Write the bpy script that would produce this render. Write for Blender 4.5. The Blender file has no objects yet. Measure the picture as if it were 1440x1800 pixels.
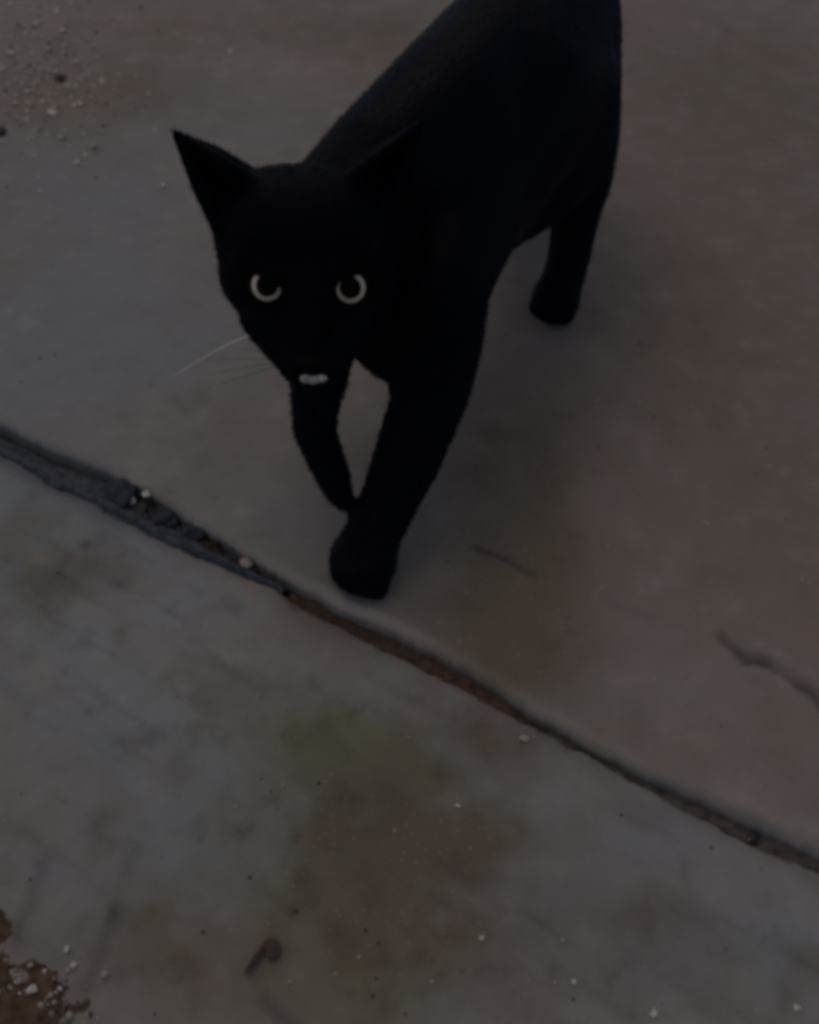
import bpy, bmesh, math, random
import numpy as np
from mathutils import Vector, Matrix, Quaternion, noise as mnoise

random.seed(4); rng = np.random.default_rng(4)
sc = bpy.context.scene
R = math.radians

# ------------------------------------------------------------------ camera, light, exposure
CAM_H, PITCH, HFOV = .52, R(50), R(40)
cam_data = bpy.data.cameras.new('camera'); cam = bpy.data.objects.new('camera', cam_data)
sc.collection.objects.link(cam); sc.camera = cam
cam.location = (0, 0, CAM_H); cam.rotation_euler = (R(90) - PITCH, 0, 0)
cam_data.sensor_fit = 'HORIZONTAL'; cam_data.sensor_width = 36; cam_data.lens = 18 / math.tan(HFOV / 2)
cam_data.clip_start = .02; cam_data.clip_end = 500
cam_data.dof.use_dof = True; cam_data.dof.focus_distance = .60; cam_data.dof.aperture_fstop = 9.0

SUN_EL, SUN_DIR = R(70), Vector((.42, -.62, 0)).normalized()      # way the light travels on the ground
world = bpy.data.worlds.new('World'); sc.world = world; world.use_nodes = True
wn = world.node_tree.nodes; wl = world.node_tree.links
for n in list(wn): wn.remove(n)
wo = wn.new('ShaderNodeOutputWorld'); bg = wn.new('ShaderNodeBackground'); sky = wn.new('ShaderNodeTexSky')
sky.sky_type = 'NISHITA'; sky.sun_disc = False
sky.sun_elevation = SUN_EL; sky.sun_rotation = math.atan2(-SUN_DIR.x, -SUN_DIR.y)
sky.air_density = .6; sky.dust_density = 1.5; sky.ozone_density = 0
bg.inputs['Strength'].default_value = .112
tint = wn.new('ShaderNodeMix'); tint.data_type = 'RGBA'; tint.blend_type = 'MULTIPLY'; tint.inputs[0].default_value = 1
tint.inputs[7].default_value = (1.0, .87, .71, 1)                # warm town glow over the whole sky
wl.new(sky.outputs[0], tint.inputs[6]); wl.new(tint.outputs[2], bg.inputs[0]); wl.new(bg.outputs[0], wo.inputs[0])
sun_d = bpy.data.lights.new('sun', 'SUN'); sun = bpy.data.objects.new('sun', sun_d); sc.collection.objects.link(sun)
sun_d.energy = .07; sun_d.angle = R(45); sun_d.color = (1.0, .86, .74)
ld = Vector((SUN_DIR.x * math.cos(SUN_EL), SUN_DIR.y * math.cos(SUN_EL), -math.sin(SUN_EL)))
sun.rotation_euler = ld.to_track_quat('-Z', 'Y').to_euler(); sun.location = (-1, 2, 3)
sc.view_settings.view_transform = 'Standard'; sc.view_settings.look = 'None'
sc.view_settings.exposure = 0; sc.view_settings.gamma = 1
try: sc.view_settings.use_curve_mapping = False
except Exception: pass
sc.render.engine = 'CYCLES'
sc.cycles.filter_width = 4.4
sc.cycles.use_denoising = True

# ------------------------------------------------------------------ helpers
_f = Vector((0, math.cos(PITCH), -math.sin(PITCH))); _u = Vector((0, math.sin(PITCH), math.cos(PITCH))); _r = Vector((1, 0, 0))
TN = math.tan(HFOV / 2)
def at(px, py, z=0.0):
    """the place at height z that the photograph shows at this pixel (survey of the photo)"""
    d = _f + _r * ((px - 720) / 720 * TN) - _u * ((py - 900) / 720 * TN)
    return Vector((0, 0, CAM_H)) + d * ((z - CAM_H) / d.z)

def link(o, parent=None):
    sc.collection.objects.link(o)
    if parent: o.parent = parent
    return o
def tag(o, label=None, cat=None, group=None, kind=None):
    if label: o['label'] = label
    if cat: o['category'] = cat
    if group: o['group'] = group
    if kind: o['kind'] = kind
    return o
def mesh_np(name, verts, faces, mat=None, parent=None, smooth=True):
    """faces: array (n,3) or (n,4)"""
    me = bpy.data.meshes.new(name); verts = np.asarray(verts, np.float32); faces = np.asarray(faces, np.int32)
    n, k = faces.shape
    me.vertices.add(len(verts)); me.vertices.foreach_set('co', verts.ravel())
    me.loops.add(n * k); me.loops.foreach_set('vertex_index', faces.ravel())
    me.polygons.add(n); me.polygons.foreach_set('loop_start', np.arange(0, n * k, k, dtype=np.int32))
    me.polygons.foreach_set('loop_total', np.full(n, k, np.int32))
    me.polygons.foreach_set('use_smooth', np.full(n, smooth, bool))
    me.update(); me.validate()
    o = bpy.data.objects.new(name, me)
    if mat: me.materials.append(mat)
    return link(o, parent)
def from_bm(name, bm, mat, parent=None, smooth=True):
    me = bpy.data.meshes.new(name); bm.normal_update(); bm.to_mesh(me); bm.free()
    for p in me.polygons: p.use_smooth = smooth
    me.materials.append(mat)
    return link(bpy.data.objects.new(name, me), parent)

_tab = rng.random((256, 256))
def vnoise(x, y):
    xi = np.floor(x).astype(int); yi = np.floor(y).astype(int); fx = x - xi; fy = y - yi
    fx = fx * fx * (3 - 2 * fx); fy = fy * fy * (3 - 2 * fy)
    a = _tab[xi % 256, yi % 256]; b = _tab[(xi + 1) % 256, yi % 256]; c = _tab[xi % 256, (yi + 1) % 256]; d = _tab[(xi + 1) % 256, (yi + 1) % 256]
    return (a + (b - a) * fx) * (1 - fy) + (c + (d - c) * fx) * fy
def fbm(x, y, o=4):
    s = 0; a = .5; t = 0
    for k in range(o):
        s = s + a * vnoise(x * 2 ** k + 17.3 * k, y * 2 ** k + 5.1 * k); t += a; a *= .55
    return s / t                      # 0..1

# ------------------------------------------------------------------ materials
def new_mat(name):
    m = bpy.data.materials.new(name); m.use_nodes = True
    nt = m.node_tree; b = nt.nodes['Principled BSDF']
    return m, nt, b
def simple_mat(name, col, rough=.8, spec=.3, var=.25, scale=300, bump=.3, dist=.0004):
    m, nt, b = new_mat(name); N = nt.nodes.new; L = nt.links.new
    tc = N('ShaderNodeTexCoord'); nz = N('ShaderNodeTexNoise'); nz.inputs['Scale'].default_value = scale; nz.inputs['Detail'].default_value = 4
    L(tc.outputs['Object'], nz.inputs['Vector'])
    rp = N('ShaderNodeValToRGB'); rp.color_ramp.elements[0].position = .3; rp.color_ramp.elements[1].position = .7
    rp.color_ramp.elements[0].color = tuple(c * (1 - var) for c in col) + (1,)
    rp.color_ramp.elements[1].color = tuple(min(1, c * (1 + var)) for c in col) + (1,)
    L(nz.outputs[0], rp.inputs[0]); L(rp.outputs[0], b.inputs['Base Color'])
    b.inputs['Roughness'].default_value = rough; b.inputs['Specular IOR Level'].default_value = spec
    bp = N('ShaderNodeBump'); bp.inputs['Strength'].default_value = bump; bp.inputs['Distance'].default_value = dist
    L(nz.outputs[0], bp.inputs['Height']); L(bp.outputs[0], b.inputs['Normal'])
    return m

def concrete_mat():
    m, nt, b = new_mat('concrete'); N = nt.nodes.new; L = nt.links.new
    tc = N('ShaderNodeTexCoord')
    def nz(scale, detail=4, rough=.55, lac=2.0):
        n = N('ShaderNodeTexNoise'); n.inputs['Scale'].default_value = scale; n.inputs['Detail'].default_value = detail
        n.inputs['Roughness'].default_value = rough; L(tc.outputs['Object'], n.inputs['Vector']); return n
    def mix(fac, c1, c2, mode='MIX'):
        x = N('ShaderNodeMix'); x.data_type = 'RGBA'; x.blend_type = mode
        for s, v in ((x.inputs[0], fac), (x.inputs[6], c1), (x.inputs[7], c2)):
            if hasattr(v, 'node'): L(v, s)
            else: s.default_value = v if isinstance(v, float) else tuple(v) + (1,)
        return x.outputs[2]
    def ramp(src, p0, p1):
        r = N('ShaderNodeMapRange'); r.inputs[1].default_value = p0; r.inputs[2].default_value = p1; L(src, r.inputs[0]); return r.outputs[0]
    at_ = N('ShaderNodeAttribute'); at_.attribute_name = 'stain'  # stain masks, with painted shade from the cat mixed in
    sp = N('ShaderNodeSeparateColor'); L(at_.outputs['Color'], sp.inputs[0])
    base = mix(ramp(nz(7, 5).outputs[0], .35, .65), (.232, .200, .176), (.262, .238, .214))
    base = mix(ramp(nz(4.5, 3).outputs[0], .42, .62), base, (.222, .218, .210))
    base = mix(ramp(nz(11, 5, .6).outputs[0], .50, .70), base, (.226, .178, .145))
    base = mix(ramp(nz(28, 6, .65).outputs[0], .35, .72), base, (.198, .172, .150))
    at2 = N('ShaderNodeAttribute'); at2.attribute_name = 'tone'; sp2 = N('ShaderNodeSeparateColor'); L(at2.outputs['Color'], sp2.inputs[0])
    base = mix(sp2.outputs[0], base, (.205, .232, .245))              # cool cement
    base = mix(sp2.outputs[1], base, (.212, .170, .142))              # warm worn cement, with some of the cat's shadow painted in
    base = mix(sp.outputs[2], base, (.345, .31, .28))                 # worn pale, and the lit rim painted on the joint lip
    base = mix(sp.outputs[0], base, (.150, .146, .090))               # moss and green damp
    base = mix(sp.outputs[1], base, (.138, .110, .078))               # brown earth stain, and the cat's shadow painted on the far slab
    base = mix(at_.outputs['Alpha'], base, (.050, .042, .042))        # dark dirt in cracks and spots, and shade painted by the hind paw
    grain = nz(420, 3, .7)
    base = mix(ramp(grain.outputs[0], .62, .80), base, (.30, .285, .27))
    base = mix(ramp(nz(260, 3, .7).outputs[0], .62, .85), base, (.13, .12, .115))
    L(base, b.inputs['Base Color'])
    b.inputs['Roughness'].default_value = .82; b.inputs['Specular IOR Level'].default_value = .25
    bp = N('ShaderNodeBump'); bp.inputs['Strength'].default_value = .5; bp.inputs['Distance'].default_value = .0006
    L(nz(160, 8, .7).outputs[0], bp.inputs['Height']); L(bp.outputs[0], b.inputs['Normal'])
    return m
M_conc = concrete_mat()
M_soil = simple_mat('soil', (.078, .052, .038), .95, .2, .45, 220, .8, .002)
M_silt = simple_mat('grey_silt', (.066, .074, .092), .95, .1, .45, 160, .7, .0015)
M_soil2 = simple_mat('brown_silt', (.085, .072, .066), .9, .25, .4, 160, .7, .0015)
M_pale = simple_mat('pale_stone', (.54, .51, .47), .45, .5, .2, 260)
M_mid = simple_mat('tan_stone', (.34, .29, .25), .6, .4, .3, 260)
M_dark = simple_mat('dark_stone', (.020, .018, .018), .6, .4, .3, 260)
M_leaf = simple_mat('dry_leaf', (.062, .042, .034), .8, .3, .4, 160)

# ------------------------------------------------------------------ setting: ground and two concrete slabs
g = mesh_np('ground', [(-80, -60, -.05), (80, -60, -.05), (80, 100, -.05), (-80, 100, -.05)], [(0, 1, 2, 3)],
            simple_mat('bare_earth', (.13, .11, .095), .95, .2, .35, 6, .6, .01))
tag(g, kind='structure')

# joint: base line and its frame
J0 = at(0, 775); J1 = at(1440, 1525)
jd = (J1 - J0).normalized(); jn = Vector((-jd.y, jd.x, 0))        # jn points to the far slab (away from camera)
if jn.y < 0: jn = -jn
O = J0
def uv_of(p): 
    d = p - O; return d.dot(jd), d.dot(jn)
def survey(pts): return np.array([uv_of(at(x, y)) for x, y in pts])
far_pts = survey([(-160, 690), (0, 752), (100, 800), (190, 835), (262, 872), (330, 918), (400, 960), (470, 1005), (540, 1045), (640, 1093), (760, 1152), (860, 1208), (940, 1260), (1040, 1318), (1140, 1370), (1250, 1418), (1340, 1460), (1440, 1512), (1600, 1592)])
near_pts = survey([(-160, 722), (0, 790), (100, 850), (190, 893), (262, 930), (330, 965), (400, 997), (470, 1026), (540, 1072), (640, 1121), (760, 1184), (860, 1235), (940, 1276), (1040, 1329), (1140, 1384), (1250, 1443), (1340, 1487), (1440, 1534), (1600, 1610)])
def edge(u, pts, seed):
    v = np.interp(u, pts[:, 0], pts[:, 1])
    amp = .0016
    return v + amp * (fbm(u * 55 + seed, u * 0 + seed, 4) - .5) * 2 + .0010 * (fbm(u * 260 + seed, u * 0 + 3, 3) - .5) * 2

def gauss(X, Y, px, py, rx, ry, ang=0):
    """soft patch centred where the photo shows it, radii in metres"""
    c = at(px, py); dx = X - c.x; dy = Y - c.y; a = R(ang)
    a1 = dx * math.cos(a) + dy * math.sin(a); a2 = -dx * math.sin(a) + dy * math.cos(a)
    return np.exp(-(a1 / rx) ** 2 - (a2 / ry) ** 2)
def seg_dist(X, Y, pts):
    wx = (fbm(X * 75 + 3, Y * 75 + 8, 3) - .5) * .007; wy = (fbm(X * 75 + 31, Y * 75 + 58, 3) - .5) * .007; X = X + wx; Y = Y + wy
    best = np.full(X.shape, 9.0); P = [at(*p) for p in pts]
    for a, b in zip(P[:-1], P[1:]):
        dx, dy = b.x - a.x, b.y - a.y; L2 = dx * dx + dy * dy
        t = np.clip(((X - a.x) * dx + (Y - a.y) * dy) / L2, 0, 1)
        best = np.minimum(best, np.hypot(X - a.x - t * dx, Y - a.y - t * dy))
    return best
crack_r = [(1272, 1128), (1292, 1150), (1312, 1166), (1345, 1170), (1378, 1186), (1405, 1208), (1440, 1240), (1520, 1300), (1640, 1370)]
crack_m = [(838, 968), (868, 984), (900, 998), (935, 1016)]
mark_l = [(285, 700), (315, 718), (345, 738)]

def stains(X, Y, near):  # stains; on the far slab also the cat's painted shade
    n1 = fbm(X * 26 + 40, Y * 26 + 11, 5); n2 = fbm(X * 60 + 7, Y * 60 + 31, 5); n3 = fbm(X * 12 + 3, Y * 12 + 9, 4)
    n4 = fbm(X * 130 + 2, Y * 130 + 5, 4)
    moss = np.zeros(X.shape); brown = np.zeros(X.shape); pale = np.zeros(X.shape); dark = np.zeros(X.shape)
    G = lambda *a: gauss(X, Y, *a)
    if near:
        moss += .65 * G(680, 1340, .045, .022, -30) + .5 * G(560, 1290, .05, .02, -35) + .45 * G(640, 1560, .05, .05) + .15 * G(110, 1030, .04, .015)
        moss += .35 * G(480, 1480, .08, .08) + .3 * G(640, 1750, .05, .03)
        brown += .9 * G(880, 1310, .024, .016, -30) + .75 * G(740, 1450, .045, .035) + .8 * G(680, 1560, .04, .03) + .55 * G(800, 1640, .05, .02)
        brown += .6 * G(300, 1640, .035, .02) + .45 * G(440, 1720, .04, .018) + .45 * G(560, 1100, .03, .010, -35) + .35 * G(1040, 1790, .03, .02)
        brown += .35 * G(1150, 1620, .03, .012)
        dark += .30 * G(1125, 1432, .016, .008, -20) + .22 * G(60, 1020, .022, .010) + .25 * G(190, 1000, .02, .012) + .2 * G(370, 1170, .03, .004, -30)
        dark += .16 * G(1180, 1640, .03, .02) + .16 * G(960, 1560, .05, .02) + .22 * G(640, 1400, .03, .02)
        for px, py, r, s in ((520, 1470, .004, .5), (515, 1602, .003, .6), (150, 957, .003, .5), (215, 975, .003, .35), (205, 1605, .005, .4), (480, 1668, .006, .5)):
            dark += s * G(px, py, r, r)
        for pts, w, s in (([(205, 1600), (180, 1660), (150, 1740)], .0045, .34), ([(80, 1510), (50, 1600), (20, 1665)], .004, .28),
                          ([(240, 1490), (215, 1560)], .003, .16), ([(380, 1160), (470, 1215)], .003, .18), ([(330, 1120), (400, 1165)], .002, .15),
                          ([(470, 1760), (520, 1800)], .004, .4)):
            dark += s * np.exp(-(seg_dist(X, Y, pts) / w) ** 2)
        pale += .35 * G(330, 1150, .10, .05, -30) + .30 * G(1080, 1420, .03, .008, -30) + .25 * G(1250, 1560, .06, .02) + .25 * G(440, 1010, .05, .02, -30)
    else:
        brown += .5 * G(100, 160, .09, .05) + .42 * G(640, 60, .12, .06) + .30 * G(260, 180, .07, .04)
        brown += .40 * G(1250, 120, .20, .12) + .40 * G(1200, 600, .09, .13) + .50 * G(900, 900, .035, .10, 10) + .62 * G(850, 1120, .045, .035, -30)  # patches beside the front leg paint in the cat's soft shadow
        brown += .35 * G(980, 760, .03, .05) + .3 * G(1400, 300, .1, .15) + .18 * G(1330, 900, .08, .08) + .3 * G(930, 1180, .02, .015)  # first patch extends that painted shadow toward the hind leg
        moss += .10 * G(330, 60, .2, .1) + .08 * G(1200, 1300, .08, .05)
        pale += .50 * G(110, 165, .05, .035) + .25 * G(60, 40, .04, .02) + .12 * G(480, 930, .05, .03) + .40 * G(30, 470, .06, .05) * 0 + .16 * G(500, 130, .06, .03) + .16 * G(1180, 1200, .06, .05)
        for pts, w, s in ((crack_r, .0034, .40), (crack_r[1:4], .0045, .40), (crack_r[5:9], .0045, .2), (crack_m, .0022, .55), (mark_l, .0035, .14), ([(1060, 1060), (1140, 1095)], .003, .16), ([(1010, 1120), (960, 1150)], .003, .14)):
            dark += s * np.exp(-(seg_dist(X, Y, pts) / w) ** 2) * (.55 + .9 * n2)
        dark += .2 * G(465, 945, .012, .006) + .10 * G(1100, 500, .03, .04)  # last patch paints the soft shade beside the hind paw
        for px, py, r, s in ((95, 95, .006, .3), (285, 425, .004, .12), (150, 120, .004, .4)):
            dark += s * G(px, py, r, r)
    la = X * jd.x + Y * jd.y; lb = X * jn.x + Y * jn.y; stk = fbm(la * 22 + 9, lb * 130 + 4, 4)
    dark += (.9 if near else .25) * np.clip(stk - .60, 0, 1)
    if not near:
        shade_band = at(1040, 1000).x - X; brown = brown + .55 * G(900, 960, .050, .110, 0) * np.clip(shade_band / .006 + .4, 0, 1)  # cat's shadow band painted in brown, with a firm right edge
    k = .35 + 1.3 * n1
    moss = moss * k * (.3 + 1.4 * n2) + (1.6 if near else .5) * np.clip(n1 * .5 + n3 * .5 - .55, 0, 1)
    brown = brown * ((.15 + 1.7 * n2) * (.4 + 1.2 * n1) if near else (.7 + .6 * n2)) + (1.6 if near else .3) * np.clip(n1 - .56, 0, 1)
    pale = pale * k + 1.2 * np.clip(.42 - n2, 0, 1) + .5 * np.clip(.40 - n3, 0, 1)
    dark = dark + (1.3 if near else .5) * np.clip(n2 - .60, 0, 1) + .8 * np.clip(n4 - .74, 0, 1)
    return moss, brown, pale, dark

def tones(X, Y, near):
    n = fbm(X * 16 + 70, Y * 16 + 33, 5); n2 = fbm(X * 34 + 12, Y * 34 + 3, 4)
    a = (X * jd.x + Y * jd.y); b_ = (X * jn.x + Y * jn.y); st = fbm(a * 14 + 5, b_ * 75 + 2, 4)
    G = lambda *q: gauss(X, Y, *q)
    if near:
        cool = 1.0 * G(250, 1150, .13, .07, -30) + .55 * G(60, 900, .08, .06, -30) + .75 * G(1200, 1640, .10, .05, -10) + .4 * G(300, 1500, .09, .05) + .5 * G(1000, 1400, .06, .02, -30)
        warm = .5 * G(560, 1130, .03, .015, -30) + .4 * G(500, 1700, .10, .03) + .3 * G(750, 1500, .06, .04)
        cool = cool * (.35 + 1.3 * n) + 1.6 * np.clip(st - .55, 0, 1); warm = warm * (.3 + 1.4 * n2) + 1.5 * np.clip(n2 - .58, 0, 1)
    else:
        cool = .75 * G(180, 600, .12, .13) + .5 * G(480, 900, .05, .04) + .35 * G(430, 200, .12, .08) + .4 * G(150, 330, .1, .08) + .30 * G(1150, 1200, .08, .03)
        warm = .75 * G(1250, 500, .20, .30) + .45 * G(1300, 1050, .10, .10) + .5 * G(640, 120, .10, .10) + .8 * G(110, 170, .07, .05) + .6 * G(880, 800, .05, .14, 8)  # last warm patch tints the painted shadow beside the front leg
        cool = cool * (.4 + 1.2 * n); warm = warm * (.4 + 1.2 * n2) + .3 * np.clip(n - .60, 0, 1)
    return cool, warm

def slab(name, near, parent):
    cu = (survey([(0, 775)])[0, 0] + survey([(1440, 1525)])[0, 0]) / 2
    us = np.concatenate([cu - np.geomspace(3, .62, 12), np.arange(cu - .60, cu + .60, .0017), cu + np.geomspace(.62, 3, 12)])
    vs = np.concatenate([np.array([0, .0, .0004, .0012, .0022, .0034, .0048, .0065, .0085, .0107, .013]), np.arange(.015, .80 if not near else .46, .0021), np.geomspace(.82 if not near else .48, 4, 14)])
    U, V = np.meshgrid(us, vs, indexing='ij')
    e = edge(us, near_pts if near else far_pts, 3.1 if near else 8.7)[:, None]
    s = -1 if near else 1
    fade = np.exp(-V / .25)
    base_v = s * V + e * fade
    X = O.x + jd.x * U + jn.x * base_v; Y = O.y + jd.y * U + jn.y * base_v
    Z = .0016 * (fbm(X * 9 + 50, Y * 9 + 20, 3) - .5) + .0009 * (fbm(X * 70 + 9, Y * 70 + 1, 4) - .5) + .0005 * (fbm(X * 300, Y * 300, 2) - .5)
    # rounded and chipped arris
    chip = .0022 + .0035 * np.clip(fbm(us * 38 + (5 if near else 60), us * 0 + 4, 4) - .42, 0, 1)[:, None] * 3
    t = np.clip(1 - V / (chip + .0015), 0, 1); Z -= (1 - np.sqrt(np.clip(1 - t * t, 0, 1))) * chip * 1.15
    if not near:                                   # the far slab stands a little proud, with a worn lip
        Z += .0030 + .0016 * np.exp(-((V - .006) / .006) ** 2)
        d = seg_dist(X, Y, crack_r); Z -= .0022 * np.exp(-(d / .0034) ** 2) * (.6 + .8 * fbm(X * 90, Y * 90, 3))
        Z -= .0012 * np.exp(-(seg_dist(X, Y, crack_m) / .002) ** 2)
        Z += .0012 * np.exp(-((seg_dist(X, Y, crack_r) - .007) / .004) ** 2)
    Z[:, 0] = -.030
    moss, brown, pale, dark = stains(X, Y, near)  # on the far slab these masks also hold the cat's painted shade
    if near:
        dark += .30 * np.exp(-(V / .006) ** 2) * fbm(X * 90, Y * 90, 3) * 1.5
        dl = np.exp(-((U - uv_of(at(140, 880))[0]) / .12) ** 2); cdl = .0 * dl
    else:
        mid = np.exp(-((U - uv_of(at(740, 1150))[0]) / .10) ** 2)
        pale += .95 * mid * np.exp(-((V - .004) / .004) ** 2)  # worn lip edge, its lit rim painted paler
        dark += .10 * (1 - mid) * np.exp(-(V / .006) ** 2)
    cool, warm = tones(X, Y, near)
    if near:
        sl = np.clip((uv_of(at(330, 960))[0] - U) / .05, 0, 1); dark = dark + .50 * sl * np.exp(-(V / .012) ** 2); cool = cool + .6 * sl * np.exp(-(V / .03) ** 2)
    nu, nv = U.shape
    idx = np.arange(nu * nv).reshape(nu, nv)
    a = idx[:-1, :-1].ravel(); b = idx[1:, :-1].ravel(); c = idx[1:, 1:].ravel(); d = idx[:-1, 1:].ravel()
    F = np.stack([a, b, c, d], 1) if s > 0 else np.stack([a, d, c, b], 1)
    o = mesh_np(name, np.stack([X, Y, Z], -1).reshape(-1, 3), F, M_conc, parent)
    ca = o.data.color_attributes.new('stain', 'FLOAT_COLOR', 'POINT')  # stain masks, with the painted shade and lit rim mixed in
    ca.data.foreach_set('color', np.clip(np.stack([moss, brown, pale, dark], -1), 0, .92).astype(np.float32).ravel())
    cb = o.data.color_attributes.new('tone', 'FLOAT_COLOR', 'POINT')
    cb.data.foreach_set('color', np.clip(np.stack([cool, warm, cool * 0, cool * 0 + 1], -1), 0, .95).astype(np.float32).ravel())
    return o
pav = bpy.data.objects.new('pavement', None); link(pav); tag(pav, kind='structure')
slab('slab', True, pav); slab('slab', False, pav)

# joint filling: silt and soil lying in the gap, heaped unevenly
def joint_fill(name, px0, px1, depth0, depth1, mat, seed, slope=.0):
    u0 = uv_of(at(*px0))[0]; u1 = uv_of(at(*px1))[0]
    us = np.arange(u0, u1, .0012); ts = np.linspace(-.25, 1.25, 26)
    U, Tt = np.meshgrid(us, ts, indexing='ij')
    en = edge(us, near_pts, 3.1)[:, None]; ef = edge(us, far_pts, 8.7)[:, None]
    V = en + (ef - en) * Tt
    X = O.x + jd.x * U + jn.x * V; Y = O.y + jd.y * U + jn.y * V
    k = np.clip((U - u0) / (u1 - u0), 0, 1)
    Z = depth0 + (depth1 - depth0) * k + slope * np.clip(1.0 - Tt, 0, 1.1) + .0045 * (.5 if slope else 1) * (fbm(X * 80 + seed, Y * 80, 4) - .5) + .0016 * (fbm(X * 420, Y * 420 + seed, 2) - .5)
    Z -= .022 * np.clip(-Tt - .04, 0, 1) * (1 + 2.5 * fbm(X * 60, Y * 60 + 3, 3)) + .01 * np.clip(k - .90, 0, .1) * (slope > 0)
    nu, nv = U.shape; idx = np.arange(nu * nv).reshape(nu, nv)
    F = np.stack([idx[:-1, :-1].ravel(), idx[1:, :-1].ravel(), idx[1:, 1:].ravel(), idx[:-1, 1:].ravel()], 1)
    return mesh_np(name, np.stack([X, Y, Z], -1).reshape(-1, 3), F, mat, pav)
joint_fill('silt', (-400, 560), (505, 1040), -.0105, -.0060, M_silt, 2, .0112)
joint_fill('joint_soil', (505, 1040), (960, 1290), -.0055, -.0045, M_soil, 5)
joint_fill('silt', (960, 1290), (1900, 1760), -.0045, -.0040, M_soil2, 9)

# ------------------------------------------------------------------ stones and debris
def stone_mesh(name, seed, mat, sub=2, flat=.7, rough=.35):
    bm = bmesh.new(); bmesh.ops.create_icosphere(bm, subdivisions=sub, radius=1)
    for v in bm.verts:
        n = mnoise.noise(v.co * 1.3 + Vector((seed * 7.1, seed, 0))) + .5 * mnoise.noise(v.co * 3 + Vector((0, seed * 3, 2)))
        v.co *= 1 + rough * n; v.co.z *= flat
    me = bpy.data.meshes.new(name); bm.to_mesh(me); bm.free(); me.materials.append(mat)
    for p in me.polygons: p.use_smooth = sub > 1
    return me
def stone_at(name, me, px, py, r, z=None, elong=1.25, parent=None, far=None):
    p = at(px, py, 0)
    o = bpy.data.objects.new(name, me); link(o)
    o.scale = (r * elong, r, r * .85); o.rotation_euler = (random.uniform(-.3, .3), random.uniform(-.3, .3), random.uniform(0, 6.28))
    u, v = uv_of(p); base = .003 if v > 0 else 0
    o.location = (p.x, p.y, (base if z is None else z) + r * .42)
    return o
pale_m = [stone_mesh('pebble', k, M_pale, 1, .6, 1.1) for k in range(3)]
mid_m = [stone_mesh('pebble', k + 5, M_mid, 2) for k in range(3)]
dark_m = [stone_mesh('pebble', k + 9, M_dark, 2) for k in range(3)]
# those one can point to
P = lambda px, py, r, me, label, cat='pebble', z=None, name='pebble', group=None, e=1.25: tag(stone_at(name, me, px, py, r, z, e), label, cat, group)
P(107, 146, .0042, dark_m[0], 'black pebble among the pale gravel at the upper left', name='pebble')
P(122, 160, .0030, mid_m[0], 'tan pebble touching the black pebble at the upper left')
P(232, 884, .0024, pale_m[0], 'left of the two bright white stone chips in the dark clump in the slab joint', z=.001)
P(260, 877, .0026, pale_m[1], 'right of the two bright white stone chips in the dark clump in the slab joint', z=.003)
P(405, 98, .0026, pale_m[2], 'lone pale stone chip on bare concrete above the tip of the ear', e=1)
P(288, 333, .0022, pale_m[1], 'lone faint pale chip on the concrete just left of the ear', e=1)
P(4, 240, .0045, dark_m[1], 'dark pebble at the left edge of the photo beside the gravel')
P(432, 990, .0034, mid_m[1], 'greyish tan pebble at the right end of the joint debris, near the front paw', z=-.002)
P(1148, 1782, .0016, pale_m[0], 'brightest white chip at the bottom edge, right of centre', e=1)
P(1010, 1728, .0014, pale_m[1], 'white chip on the near slab above left of the brightest chip at the bottom', e=1)
P(1400, 1772, .0014, pale_m[2], 'small white chip in the bottom right corner of the near slab', e=1)
P(805, 1416, .0013, pale_m[0], 'tiny pale chip on the brown stain below the joint', e=1)
P(846, 1650, .0013, pale_m[1], 'tiny pale chip on the near slab at the end of the lower brown stain', e=1)
P(922, 1300, .0022, mid_m[2], 'tan crumb on the brown patch just below the joint')
P(1325, 1470, .0030, dark_m[2], 'dark blue grey crumb in the joint at the right', z=-.004)
P(62, 1746, .0017, pale_m[0], 'largest white chip on the brown dirt in the bottom left corner', z=.004)
for px, py in ((16, 152), (40, 152), (78, 186), (100, 26), (88, 92), (42, 122), (6, 128), (165, 265), (150, 243), (136, 293), (8, 255), (32, 215), (136, 115), (180, 150), (22, 14), (70, 145), (128, 12), (60, 100), (52, 168), (95, 205), (112, 60), (30, 190), (70, 232), (142, 190), (64, 50), (84, 128), (20, 100), (110, 250), (48, 215)):
    P(px, py, random.uniform(.0015, .0032), random.choice(pale_m + mid_m[:1]), 'small pale gravel bit scattered over the upper left concrete', 'gravel', name='gravel_bit', group='pale gravel bits at the upper left', e=1.1)
for px, py in ((36, 1728), (24, 1712), (74, 1770), (12, 1690), (98, 1765), (124, 1788), (118, 1672), (186, 1716), (130, 1700), (108, 1740), (56, 1700), (92, 1752)):
    P(px, py, random.uniform(.0007, .0015), random.choice(pale_m[:2] + mid_m), 'small pale gravel bit on or beside the brown dirt in the bottom left corner', 'gravel', z=.002, name='gravel_bit', group='gravel bits in the bottom left corner', e=1.1)
# lumps of dirt packed in the joint (dark clump and crumbs)
for k, (px, py, r, m, lab) in enumerate(((205, 870, .0105, M_silt, 'large dark dirt clod in the joint left of the white chips'), (238, 900, .0085, M_dark, 'blackest dirt clod in the joint just under the white chips'),
        (285, 905, .0080, M_silt, 'dark dirt clod in the joint right of the white chips'), (330, 935, .0070, M_silt, 'purplish dirt crumb in the middle of the joint debris'), (368, 962, .0062, M_soil, 'brown dirt crumb in the joint debris'), (400, 982, .0052, M_silt, 'last dark crumb before the tan pebble in the joint'))):
    P(px, py, r, stone_mesh('dirt_clod', k + 20, m, 3, .50, .9), lab, 'dirt clod', z=-.0048, name='dirt_clod')

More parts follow.
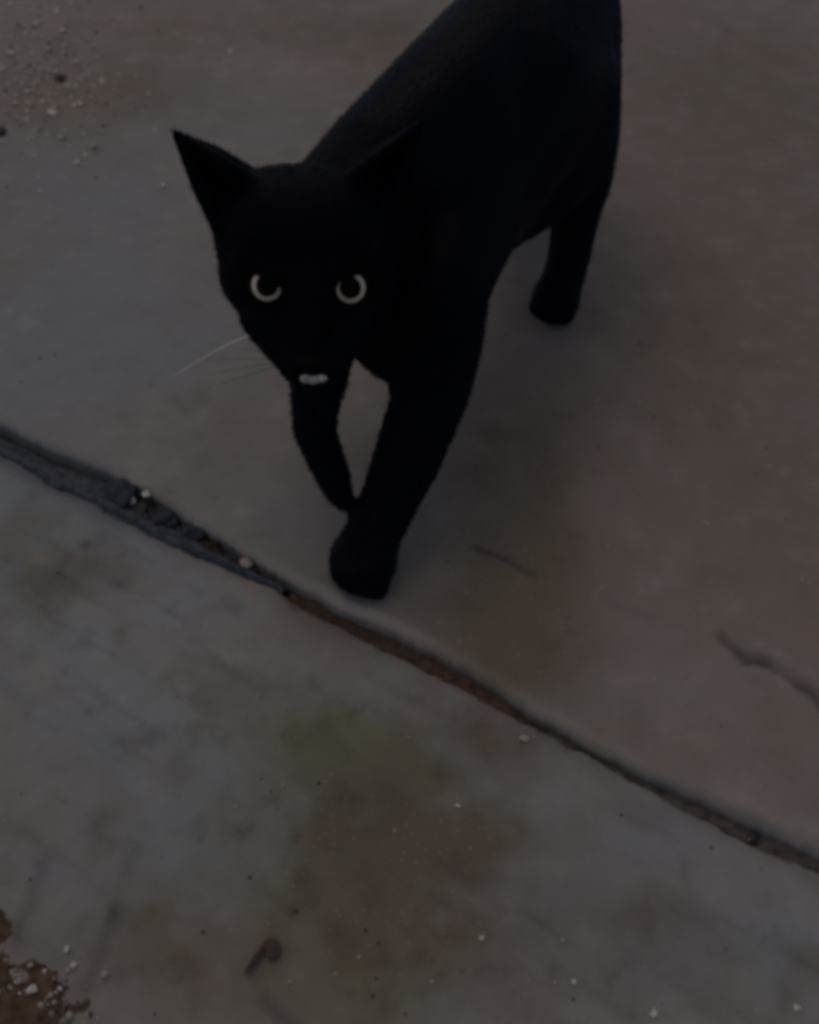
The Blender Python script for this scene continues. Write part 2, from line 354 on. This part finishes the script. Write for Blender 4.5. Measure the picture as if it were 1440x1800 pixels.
def scatter(name, n, picker, mats, rmin, rmax, label, zf=None):
    bm = bmesh.new()
    for i in range(n):
        p = picker()
        if p is None: continue
        r = random.uniform(rmin, rmax) ; u, v = uv_of(p)
        z = zf(p) if zf else (.003 if v > 0 else 0)
        vs = bmesh.ops.create_icosphere(bm, subdivisions=1, radius=r)['verts']
        q = Quaternion((random.random(), random.random(), random.random(), random.random())).normalized(); sx = random.uniform(.7, 1.4)
        mi = random.randrange(len(mats))
        for w in vs:
            w.co.x *= sx; w.co *= random.uniform(.8, 1.2); w.co.rotate(q); w.co.z *= .7; w.co += Vector((p.x, p.y, z + r * .3))
        for w in vs:
            for fc in w.link_faces: fc.material_index = mi
    me = bpy.data.meshes.new(name); bm.to_mesh(me); bm.free()
    for m in mats: me.materials.append(m)
    o = link(bpy.data.objects.new(name, me)); tag(o, label, kind='stuff'); return o
def pick_all():
    p = at(random.uniform(-200, 1640), random.uniform(-100, 1900))
    if abs(p.x) > .7 or p.y > 1.3: return None
    return p
def pick_ul():
    a = random.gauss(80, 75), random.gauss(140, 80)
    return at(*a)
scatter('grit', 420, pick_all, [M_mid, M_dark, M_mid], .0003, .0009, 'fine grit spread over both concrete slabs')
scatter('grit', 460, pick_ul, [M_mid, M_pale, M_pale, M_soil], .0004, .0017, 'fine gravel dust at the upper left')
def pick_joint():
    u = random.uniform(uv_of(at(170, 860))[0], uv_of(at(450, 1000))[0]); ua = np.array([u])
    v = float(edge(ua, near_pts, 3.1)[0]) + random.uniform(.1, .9) * float((edge(ua, far_pts, 8.7) - edge(ua, near_pts, 3.1))[0])
    return O + jd * u + jn * v
scatter('grit', 220, pick_joint, [M_dark, M_soil, M_silt, M_mid], .0006, .0022, 'loose crumbs lying in the joint debris', lambda p: -.0045 + random.uniform(-.001, .002))

# brown dirt heap in the bottom left corner
def dirt_patch():
    c = at(-30, 1810); n = 150; L_ = .16
    xs = np.linspace(-L_, L_, n); A, B = np.meshgrid(xs, xs, indexing='ij')
    X = c.x + A; Y = c.y + B
    ca, sa = math.cos(R(-42)), math.sin(R(-42)); a1 = A * ca + B * sa; a2 = -A * sa + B * ca
    d = np.sqrt((a1 / .17) ** 2 + (a2 / .040) ** 2) + 0.95 * (fbm(X * 85, Y * 85, 5) - .5)
    Z = -.003 + .0065 * np.clip(1.25 - d, 0, 1) + .004 * (fbm(X * 140, Y * 140, 4) - .5) * np.clip(1.4 - d, 0, 1)
    idx = np.arange(n * n).reshape(n, n); F = np.stack([idx[:-1, :-1].ravel(), idx[1:, :-1].ravel(), idx[1:, 1:].ravel(), idx[:-1, 1:].ravel()], 1)
    zz = Z.ravel(); F = F[(zz[F] > -.0028).any(axis=1)]
    o = mesh_np('dirt', np.stack([X, Y, Z], -1).reshape(-1, 3), F, simple_mat('brown_dirt', (.085, .058, .036), .95, .2, .45, 200, .8, .002))
    tag(o, 'brown dirt with gravel in it filling the bottom left corner', kind='stuff')
dirt_patch()
def pick_bl():
    return at(random.gauss(40, 45), random.gauss(1770, 35))
scatter('grit', 260, pick_bl, [M_mid, M_soil, M_pale, M_dark], .0003, .0010, 'fine gravel on the brown dirt at the bottom left', lambda p: .0012)

# dried leaf scrap at the lower left centre
def leaf(px, py, pts, label, z=.0012):
    bm = bmesh.new(); c = at(px, py)
    P2 = [at(*q) - c for q in pts]; top = []; bot = []
    for q in P2:
        h = random.uniform(.0008, .003)
        top.append(bm.verts.new((q.x, q.y, h))); bot.append(bm.verts.new((q.x, q.y, h - .0006)))
    ct = bm.verts.new((0, 0, .0032)); cb = bm.verts.new((0, 0, .0026)); n = len(P2)
    for i in range(n):
        j = (i + 1) % n
        bm.faces.new((top[i], top[j], ct)); bm.faces.new((bot[j], bot[i], cb)); bm.faces.new((top[i], bot[i], bot[j], top[j]))
    bmesh.ops.recalc_face_normals(bm, faces=bm.faces)
    o = from_bm('leaf_scrap', bm, M_leaf, smooth=False); o.location = (c.x, c.y, z)
    return tag(o, label, 'leaf')
leaf(480, 1672, [(466, 1660), (474, 1654), (486, 1654), (494, 1668), (490, 1684), (478, 1690), (468, 1682)], 'dark curled leaf scrap on the near slab below the brown stains')
leaf(452, 1682, [(474, 1660), (462, 1664), (450, 1680), (436, 1706), (430, 1716), (438, 1716), (450, 1700), (462, 1680)], 'thin dark stem scrap lying left of the curled leaf scrap')

# ------------------------------------------------------------------ the cat
fur_body = bpy.data.materials.new('black_fur'); fur_body.use_nodes = True
b = fur_body.node_tree.nodes['Principled BSDF']
b.inputs['Base Color'].default_value = (.0012, .0011, .0013, 1); b.inputs['Roughness'].default_value = .55
b.inputs['Specular IOR Level'].default_value = .05
nt = fur_body.node_tree; nzf = nt.nodes.new('ShaderNodeTexNoise'); nzf.inputs['Scale'].default_value = 220
bpf = nt.nodes.new('ShaderNodeBump'); bpf.inputs['Strength'].default_value = .4; bpf.inputs['Distance'].default_value = .0008
nt.links.new(nzf.outputs[0], bpf.inputs['Height']); nt.links.new(bpf.outputs[0], b.inputs['Normal'])
M_hair, ntb, b = new_mat('black_hair_blue_sheen')
b.inputs['Base Color'].default_value = (.0008, .0026, .0105, 1); b.inputs['Roughness'].default_value = .42; b.inputs['Specular IOR Level'].default_value = .08  # blue sky sheen put into the colour of black hair

b.inputs['Sheen Weight'].default_value = .10; b.inputs['Sheen Roughness'].default_value = .35; b.inputs['Sheen Tint'].default_value = (.12, .28, 1, 1)

def rad(px, r_px, z, py):
    p = at(px, py, z); D = (p - Vector((0, 0, CAM_H))).dot(_f); return r_px * D * TN / 720
def N_(px, py, z, r_px): return (at(px, py, z), rad(px, r_px, z, py))
prims = []
def cap(a, b): prims.append(('c', a, b))
def chain(*n):
    for a, b in zip(n[:-1], n[1:]): cap(a, b)
# torso
T1 = N_(705, 440, .130, 132); T2 = N_(790, 318, .150, 152); T3 = N_(884, 180, .160, 164); T4 = N_(956, 42, .165, 134)
T5 = (T4[0] + Vector((.010, .045, -.006)), T4[1] * .80)
chain(T1, T2, T3, T4, T5)
W = N_(664, 308, .185, 112); Nk = N_(592, 378, .178, 102); chain(T2, W, Nk); chain(T1, Nk); W2 = N_(786, 196, .185, 122); chain(W, W2, T4); chain(W2, T2)
chain(T1, N_(655, 555, .118, 76), N_(700, 600, .112, 72)); chain(T2, N_(855, 350, .120, 98), N_(925, 300, .120, 104), LHtop := N_(985, 240, .125, 100))
# left front leg (planted)
LF = [N_(772, 500, .142, 88), N_(772, 600, .115, 77), N_(758, 690, .090, 68), N_(718, 800, .062, 62), N_(680, 890, .036, 51), N_(656, 938, .026, 49), N_(638, 985, .020, 60)]
chain(*LF); cap(T2, LF[0]); cap(T1, LF[1])
# right front leg (lifted, paw folded back)
RF = [N_(610, 500, .150, 80), N_(572, 600, .118, 56), N_(559, 680, .094, 47), N_(550, 752, .076, 40), N_(575, 812, .058, 36), N_(592, 855, .046, 31), N_(598, 874, .041, 24)]
chain(*RF)
for dx in (-17, -6, 6, 17): cap(N_(596 + dx * .6, 866, .043, 13), N_(603 + dx * .62, 903 - abs(dx) * 1.1, .036 + abs(dx) * .0001, 9))
# left hind leg
LH = [N_(972, 150, .150, 115), N_(990, 235, .125, 98), N_(1008, 310, .098, 68), N_(1012, 380, .068, 43), N_(1000, 455, .038, 38), N_(986, 502, .022, 37), N_(977, 526, .017, 43)]
chain(*LH); cap(T3, LH[0]); cap(T4, LH[1])
# right hind leg (pushing off behind the body, hidden from here)
hip = T4[0] + Vector((-.012, .02, -.03))
RH = [(hip, .040), (hip + Vector((-.012, -.015, -.055)), .028), (hip + Vector((.004, .040, -.085)), .014), (hip + Vector((-.004, .030, -.115)), .012), (Vector((hip.x - .012, hip.y + .004, .014)), .014)]
chain(*RH)
# tail
tb = T5[0] + Vector((-.004, .030, .020))
tail = [(tb, .017), (tb + Vector((.02, .05, .02)), .013), (tb + Vector((.03, .10, .05)), .011), (tb + Vector((.02, .15, .10)), .010), (tb + Vector((-.01, .18, .15)), .008)]
chain(*tail)
# toes
heading = Vector((-.45, -.89, 0)).normalized(); left = Vector((.89, -.45, 0)).normalized()
def toes(c, r, fwd, side, s=.0076, spread=.0076, reach=.0065):
    for k, (o, f_) in enumerate(((-1.5, .78), (-.5, 1.0), (.5, 1.0), (1.5, .78))):
        p = c + side * (o * spread * .95) + fwd * (reach * f_); p.z = s * .98
        cap((p, s), (c + side * o * spread * .5 + Vector((0, 0, 0)), s))
toes(Vector((LF[-1][0].x, LF[-1][0].y, .012)), .016, heading, left, .0078, .0074, .0060)
toes(Vector((LH[-1][0].x, LH[-1][0].y + .004, .011)), .014, heading, left, .0070, .0070, .006)
toes(Vector((RH[-1][0].x, RH[-1][0].y, .011)), .014, heading, left, .0070, .0070, .009)

# head, in its own frame: x to the picture's right, f forward (face), u up
Hc = Vector((-.0515, .466, .1655)); HF = Vector((.06, -1, -.02)).normalized(); HU = Vector((0, 0, 1)); HX = HF.cross(HU).normalized() * -1; HU = HX.cross(HF).normalized()
if HU.z < 0: HU = -HU
def hl(x, f, u): return Hc + HX * x + HF * f + HU * u
def hc(a, ra, b_, rb): cap((hl(*a), ra), (hl(*b_), rb))
hc((-.012, -.004, .011), .0345, (.012, -.004, .011), .0345)           # skull
hc((-.010, -.022, .004), .030, (.010, -.022, .004), .030)
for s in (-1, 1):
    hc((s * .021, .006, -.004), .0245, (s * .014, .020, -.014), .0170)   # cheeks
    hc((s * .021, .024, -.016), .0150, (s * .008, .045, -.0245), .0115)   # jaw side to whisker pad
    hc((s * .008, .044, -.0240), .0118, (s * .006, .051, -.0255), .0105)  # whisker pads
    hc((s * .013, .028, .0135), .0060, (s * .030, .020, .0180), .0065)      # brows
hc((0, .020, .004), .0190, (0, .053, -.019), .0080)                    # bridge of the nose
hc((0, .030, -.028), .0110, (0, .045, -.0350), .0075)                  # chin
cap((hl(0, -.020, .0), .034), (Nk[0], Nk[1]))
cap((hl(0, -.010, -.010), .028), (T1[0] + Vector((-.02, 0, 0)), T1[1] * .8))
for s in (-1, 1):                                                      # ears: a cupped shell of ribs meeting at the tip
    tip = hl(s * .0572, -.006, .0700)
    arc = [(.0380, .006, .019), (.0385, -.006, .022), (.038, -.018, .026), (.032, -.022, .030), (.024, -.016, .034), (.017, -.004, .035)]
    for k, (x, f_, u_) in enumerate(arc):
        bpt = hl(s * x, f_, u_); rr = .0045 if k in (1, 2, 3, 4) else .0040
        mid = bpt.lerp(tip, .5) + (HX * s * (.0015 if k < 2 else -.0010)) - HF * (.003 if 0 < k < 5 else 0)
        cap((bpt, rr + .002), (mid, rr - .0005)); cap((mid, rr - .0005), (tip, .0014))
    hc((s * .022, -.012, .036), .0075, (s * .006, -.010, .040), .0060)
    # fill between the ribs on the back of the ear
    for k in range(5):
        a = hl(s * (arc[k][0] + arc[k + 1][0]) / 2, (arc[k][1] + arc[k + 1][1]) / 2, (arc[k][2] + arc[k + 1][2]) / 2); cap((a, .0050), (tip, .0012))

def build_body():
    bm = bmesh.new()
    for _, a, b_ in prims:
        t = bmesh.new()
        for c, r_ in (a, b_):
            vs = bmesh.ops.create_icosphere(t, subdivisions=3, radius=r_)['verts']
            for v in vs: v.co += c
        res = bmesh.ops.convex_hull(t, input=list(t.verts))
        bmesh.ops.delete(t, geom=[e for e in set(res['geom_interior'] + res['geom_unused']) if isinstance(e, bmesh.types.BMVert)], context='VERTS')
        me = bpy.data.meshes.new('tmp'); t.to_mesh(me); t.free(); bm.from_mesh(me); bpy.data.meshes.remove(me)
    me = bpy.data.meshes.new('tmp_body'); bm.to_mesh(me); bm.free()
    o = bpy.data.objects.new('tmp_body', me); sc.collection.objects.link(o)
    m = o.modifiers.new('r', 'REMESH'); m.mode = 'VOXEL'; m.voxel_size = .0014; m.adaptivity = 0
    dg = bpy.context.evaluated_depsgraph_get(); ev = o.evaluated_get(dg)
    out = bpy.data.meshes.new_from_object(ev); bpy.data.objects.remove(o)
    n = len(out.vertices); co = np.empty(n * 3, np.float32); out.vertices.foreach_get('co', co); co = co.reshape(-1, 3).astype(float)
    ne = len(out.edges); ed = np.empty(ne * 2, np.int32); out.edges.foreach_get('vertices', ed); ed = ed.reshape(-1, 2)
    deg = np.bincount(ed.ravel(), minlength=n)[:, None]
    H_ = np.array(Hc); dh = np.linalg.norm(co - H_, axis=1)
    ear = co[:, 2] > Hc.z + .036
    paw = co[:, 2] < .03
    w = np.where(dh < .075, .10, .66); w = np.where(paw, .12, w)
    w = np.where(ear & (dh < .12) & (co[:, 1] < .50), .05, w)[:, None]
    for it in range(60):
        s = np.zeros_like(co)
        for k in range(3): s[:, k] = np.bincount(ed[:, 0], co[ed[:, 1], k], n) + np.bincount(ed[:, 1], co[ed[:, 0], k], n)
        lap = s / deg - co; co += lap * (w if it % 2 == 0 else -w * .80 if False else w * .8)
    co[:, 2] = np.maximum(co[:, 2], .0034 * 1.0)
    out.vertices.foreach_set('co', co.astype(np.float32).ravel()); out.update()
    for p in out.polygons: p.use_smooth = True
    out.materials.clear(); out.materials.append(fur_body); out.name = 'body'
    return out
body_me = build_body()
root = bpy.data.objects.new('black_cat', None); root.location = (T2[0].x, T2[0].y, .003); link(root)
tag(root, 'black cat with pale ring eyes walking toward the camera, one front paw lifted', 'cat')
bpy.context.view_layer.update()
Rl = root.location.copy()
def child(o):
    o.parent = root; o.matrix_parent_inverse = Matrix.Translation(-Rl); return o
body = link(bpy.data.objects.new('body', body_me)); child(body)

eye_pos = [hl(-.0196, .0280, .0062), hl(.0208, .0275, .0024)]
ER = .0092
# fur
def fur():
    n = len(body_me.polygons); nv = len(body_me.vertices)
    co = np.empty(nv * 3, np.float32); body_me.vertices.foreach_get('co', co); co = co.reshape(-1, 3)
    C = np.empty(n * 3, np.float32); body_me.polygons.foreach_get('center', C); C = C.reshape(-1, 3)
    Nn = np.empty(n * 3, np.float32); body_me.polygons.foreach_get('normal', Nn); Nn = Nn.reshape(-1, 3)
    A = np.empty(n, np.float32); body_me.polygons.foreach_get('area', A)
    K = 150000
    idx = rng.choice(n, K, p=A / A.sum()); P0 = C[idx] + rng.normal(0, .0005, (K, 3)); Nm = Nn[idx]
    keep = np.ones(K, bool)
    for e in eye_pos: keep &= np.linalg.norm(P0 - np.array(e), axis=1) > ER * 1.22
    nose = np.array(hl(0, .060, -.024)); keep &= np.linalg.norm(P0 - nose, axis=1) > .0072; keep &= np.linalg.norm(P0 - np.array(hl(0, .0575, -.029)), axis=1) > .0065
    P0 = P0[keep]; Nm = Nm[keep]; K = len(P0)
    back = np.array([.45, .89, 0.0])
    legmask = np.clip((.105 - P0[:, 2]) / .03, 0, 1)[:, None]
    flow = back * (1 - legmask) + np.array([0.1, .1, -1.0]) * legmask + np.array([0, 0, -.35])
    dh = np.linalg.norm(P0 - np.array(Hc), axis=1)
    hm = np.clip((.075 - dh) / .02, 0, 1)[:, None]
    radial = P0 - np.array(hl(0, .060, -.018)); radial /= np.linalg.norm(radial, axis=1)[:, None] + 1e-6
    flow = flow * (1 - hm) + radial * hm
    isear = (P0[:, 2] > Hc.z + .040) & (P0[:, 1] < .50) & (dh < .12)
    tipdir = np.array([0, 0, 1.0]); flow[isear] = tipdir + rng.normal(0, .1, (isear.sum(), 3))
    flow += rng.normal(0, .16, (K, 3))
    flow -= Nm * (flow * Nm).sum(1)[:, None]; flow /= np.linalg.norm(flow, axis=1)[:, None] + 1e-6
    Ln = .0060 * rng.uniform(.6, 1.15, K); Ln = np.where(dh < .07, .0034 * rng.uniform(.6, 1.1, K), Ln)
    Ln = np.where(isear, .0028, Ln); Ln = np.where(P0[:, 2] < .09, np.minimum(Ln, .0036), Ln); Ln = np.where(P0[:, 2] < .03, .0030, Ln); Ln = Ln[:, None]
    fr = np.array(hl(0, .054, -.018)); muz = np.linalg.norm(P0 - fr, axis=1) < .022; Ln[muz] = .0022
    side = np.cross(flow, Nm); side /= np.linalg.norm(side, axis=1)[:, None] + 1e-6
    w = .00022
    lift = np.where(isear, .12, .30)[:, None]
    p0 = P0 - Nm * .0004; p1 = P0 + (flow * .9 + Nm * lift) * Ln * .5; p2 = P0 + (flow + Nm * lift * .75) * Ln
    for q in (p1, p2): q[:, 2] = np.maximum(q[:, 2], .0036)
    V = np.empty((K, 5, 3)); V[:, 0] = p0 - side * w; V[:, 1] = p0 + side * w; V[:, 2] = p1 + side * w * .8; V[:, 3] = p1 - side * w * .8; V[:, 4] = p2
    base = (np.arange(K) * 5)[:, None]
    F = np.concatenate([base + np.array([0, 1, 2]), base + np.array([0, 2, 3]), base + np.array([3, 2, 4])])
    o = mesh_np('fur', V.reshape(-1, 3), F, M_hair); sc.collection.objects.unlink(o); link(o); child(o); o['kind'] = 'stuff'
fur()

# eyes
def eye_mat(name, c, rough=.15, coat=.3, spec=.3):
    m, nt, b = new_mat(name); b.inputs['Base Color'].default_value = c + (1,); b.inputs['Roughness'].default_value = rough
    b.inputs['Specular IOR Level'].default_value = spec
    return m
M_ball = eye_mat('eyeball_dark', (.004, .004, .004), .5, spec=.1)
M_pupil = eye_mat('pupil_black', (.001, .001, .001), .35, spec=.05)
M_iris, nti, b = new_mat('iris'); b.inputs['Roughness'].default_value = .35
ni = nti.nodes.new('ShaderNodeTexNoise'); ni.inputs['Scale'].default_value = 600
ri = nti.nodes.new('ShaderNodeValToRGB'); ri.color_ramp.elements[0].color = (.42, .33, .24, 1); ri.color_ramp.elements[1].color = (.72, .60, .47, 1)
nti.links.new(ni.outputs[0], ri.inputs[0]); nti.links.new(ri.outputs[0], b.inputs['Base Color'])
camp = Vector((0, 0, CAM_H))
def sph_patch(rad_, a0, a1, n=40, m=6):
    """ring on a sphere round +z between polar angles a0, a1"""
    bm = bmesh.new(); rows = []
    for i in range(m + 1):
        a = a0 + (a1 - a0) * i / m
        rows.append([bm.verts.new((rad_ * math.sin(a) * math.cos(t), rad_ * math.sin(a) * math.sin(t), rad_ * math.cos(a))) for t in [2 * math.pi * k / n for k in range(n)]])
    for i in range(m):
        for k in range(n): bm.faces.new((rows[i][k], rows[i + 1][k], rows[i + 1][(k + 1) % n], rows[i][(k + 1) % n]))
    return bm
for s, c in zip((-1, 1), eye_pos):
    gaze = (camp - c).normalized(); q = gaze.to_track_quat('Z', 'Y')
    bm = bmesh.new(); bmesh.ops.create_uvsphere(bm, u_segments=32, v_segments=20, radius=ER)
    eye = from_bm('eye', bm, M_ball); eye.location = c; eye.rotation_mode = 'QUATERNION'; eye.rotation_quaternion = q; child(eye)
    def sub(name, bm, mat):
        o = from_bm(name, bm, mat, eye); return o
    sub('iris', sph_patch(ER + .0004, R(33), R(50)), M_iris)
    sub('pupil', sph_patch(ER + .0005, R(.5), R(33.4)), M_pupil)
    # upper lid: spherical hood cut by a plane sloping down toward the nose
    bm = bmesh.new(); bmesh.ops.create_uvsphere(bm, u_segments=40, v_segments=28, radius=ER * 1.10)
    nrm = Vector((-s * -.45, 1, .0)).normalized()          # in eye frame: x to picture right, y up
    nrm = Vector((-s * (.62 if s < 0 else .30), .90, -.10)).normalized()
    bmesh.ops.bisect_plane(bm, geom=bm.verts[:] + bm.edges[:] + bm.faces[:], plane_co=nrm * ER * (.12 if s < 0 else .38), plane_no=nrm, clear_inner=True)
    lid = sub('eyelid', bm, fur_body)
    sol = lid.modifiers.new('thick', 'SOLIDIFY'); sol.thickness = .0010; sol.offset = 1

# nose: small leather with two nostrils
M_nose = simple_mat('nose_leather', (.004, .0035, .004), .85, .06, .25, 500, .2, .0003)
bm = bmesh.new(); bmesh.ops.create_icosphere(bm, subdivisions=3, radius=1)
for v in bm.verts:
    x, y, z = v.co
    w = .0074 * (.72 + .28 * (z + .3)) if z < .3 else .0074
    v.co = Vector((x * w, y * .0035, z * .0042))
nose = from_bm('nose', bm, M_nose); nose.location = hl(0, .0600, -.0165)
nose.rotation_mode = 'QUATERNION'; nose.rotation_quaternion = Matrix((HX, -HF, HU)).transposed().to_quaternion(); child(nose)
for s in (-1, 1):
    bm = bmesh.new(); bmesh.ops.create_icosphere(bm, subdivisions=2, radius=1)
    for v in bm.verts: v.co = Vector((v.co.x * .0014, v.co.y * .0010, v.co.z * .0009))
    ns = from_bm('nostril', bm, M_pupil, nose); ns.location = (s * .0030, -.0028, -.0006)

# pale lip patch just under the nose: two tufts and a darker middle
M_lip = simple_mat('pale_lip', (.52, .43, .39), .7, .2, .55, 380, .5, .0005)
bm = bmesh.new()
for x, w, h, f_ in ((-.0040, .0036, .0027, 0), (.0042, .0034, .0026, 0), (0, .0038, .0022, -.0009), (.0002, .0042, .0020, .0)):
    vs = bmesh.ops.create_icosphere(bm, subdivisions=3, radius=1)['verts']
    for v in vs: v.co = Vector((v.co.x * w + x, v.co.y * .0026 - f_, v.co.z * h - (.0014 if f_ == 0 and w > .004 else 0))) * (1 + .18 * mnoise.noise(v.co * 3))
lip = from_bm('lip_patch', bm, M_lip); lip.location = hl(.0006, .0592, -.0262); lip.scale = (.98, 1.10, 1.12)
lip.rotation_mode = 'QUATERNION'; lip.rotation_quaternion = nose.rotation_quaternion; child(lip)
# whiskers
def tube(name, pts, r0, r1, mat, seg=5):
    bm = bmesh.new(); rings = []; n = len(pts)
    for i, p in enumerate(pts):
        t = (pts[min(i + 1, n - 1)] - pts[max(i - 1, 0)]).normalized(); a = t.orthogonal().normalized(); b2 = t.cross(a); r_ = r0 + (r1 - r0) * i / (n - 1)
        rings.append([bm.verts.new(p + a * r_ * math.cos(6.283 * k / seg) + b2 * r_ * math.sin(6.283 * k / seg)) for k in range(seg)])
    for i in range(n - 1):
        for k in range(seg): bm.faces.new((rings[i][k], rings[i][(k + 1) % seg], rings[i + 1][(k + 1) % seg], rings[i + 1][k]))
    bm.faces.new(rings[0][::-1]); bm.faces.new(rings[-1])
    return child(from_bm(name, bm, mat))
M_whisk = simple_mat('pale_whisker', (.75, .72, .68), .5, .4, .1, 50)
def bez(a, b_, c, n=14): return [a.lerp(b_, t).lerp(b_.lerp(c, t), t) for t in [k / (n - 1) for k in range(n)]]
w0 = hl(-.029, .034, -.020)
wh = tube('whisker', bez(w0, at(395, 602, .148), at(305, 662, .137), 18), .00055, .00010, M_whisk); wh['label'] = 'pale whisker standing out against the concrete'
for s in (-1, 1):
    for k in range(4):
        a = hl(s * .013, .048, -.021 - .002 * k)
        tube('whisker', bez(a, a + HX * s * .022 + HU * (.004 - .004 * k), a + HX * s * (.042 + .003 * k) + HU * (.0 - .010 * k) - HF * .012), .00014, .00004, fur_body)
    for k in range(2):
        a = hl(s * (.017 + .006 * k), .026, .016); tube('brow_whisker', bez(a, a + HU * .012 + HX * s * .004, a + HU * .020 + HX * s * .014), .00010, .00003, fur_body)
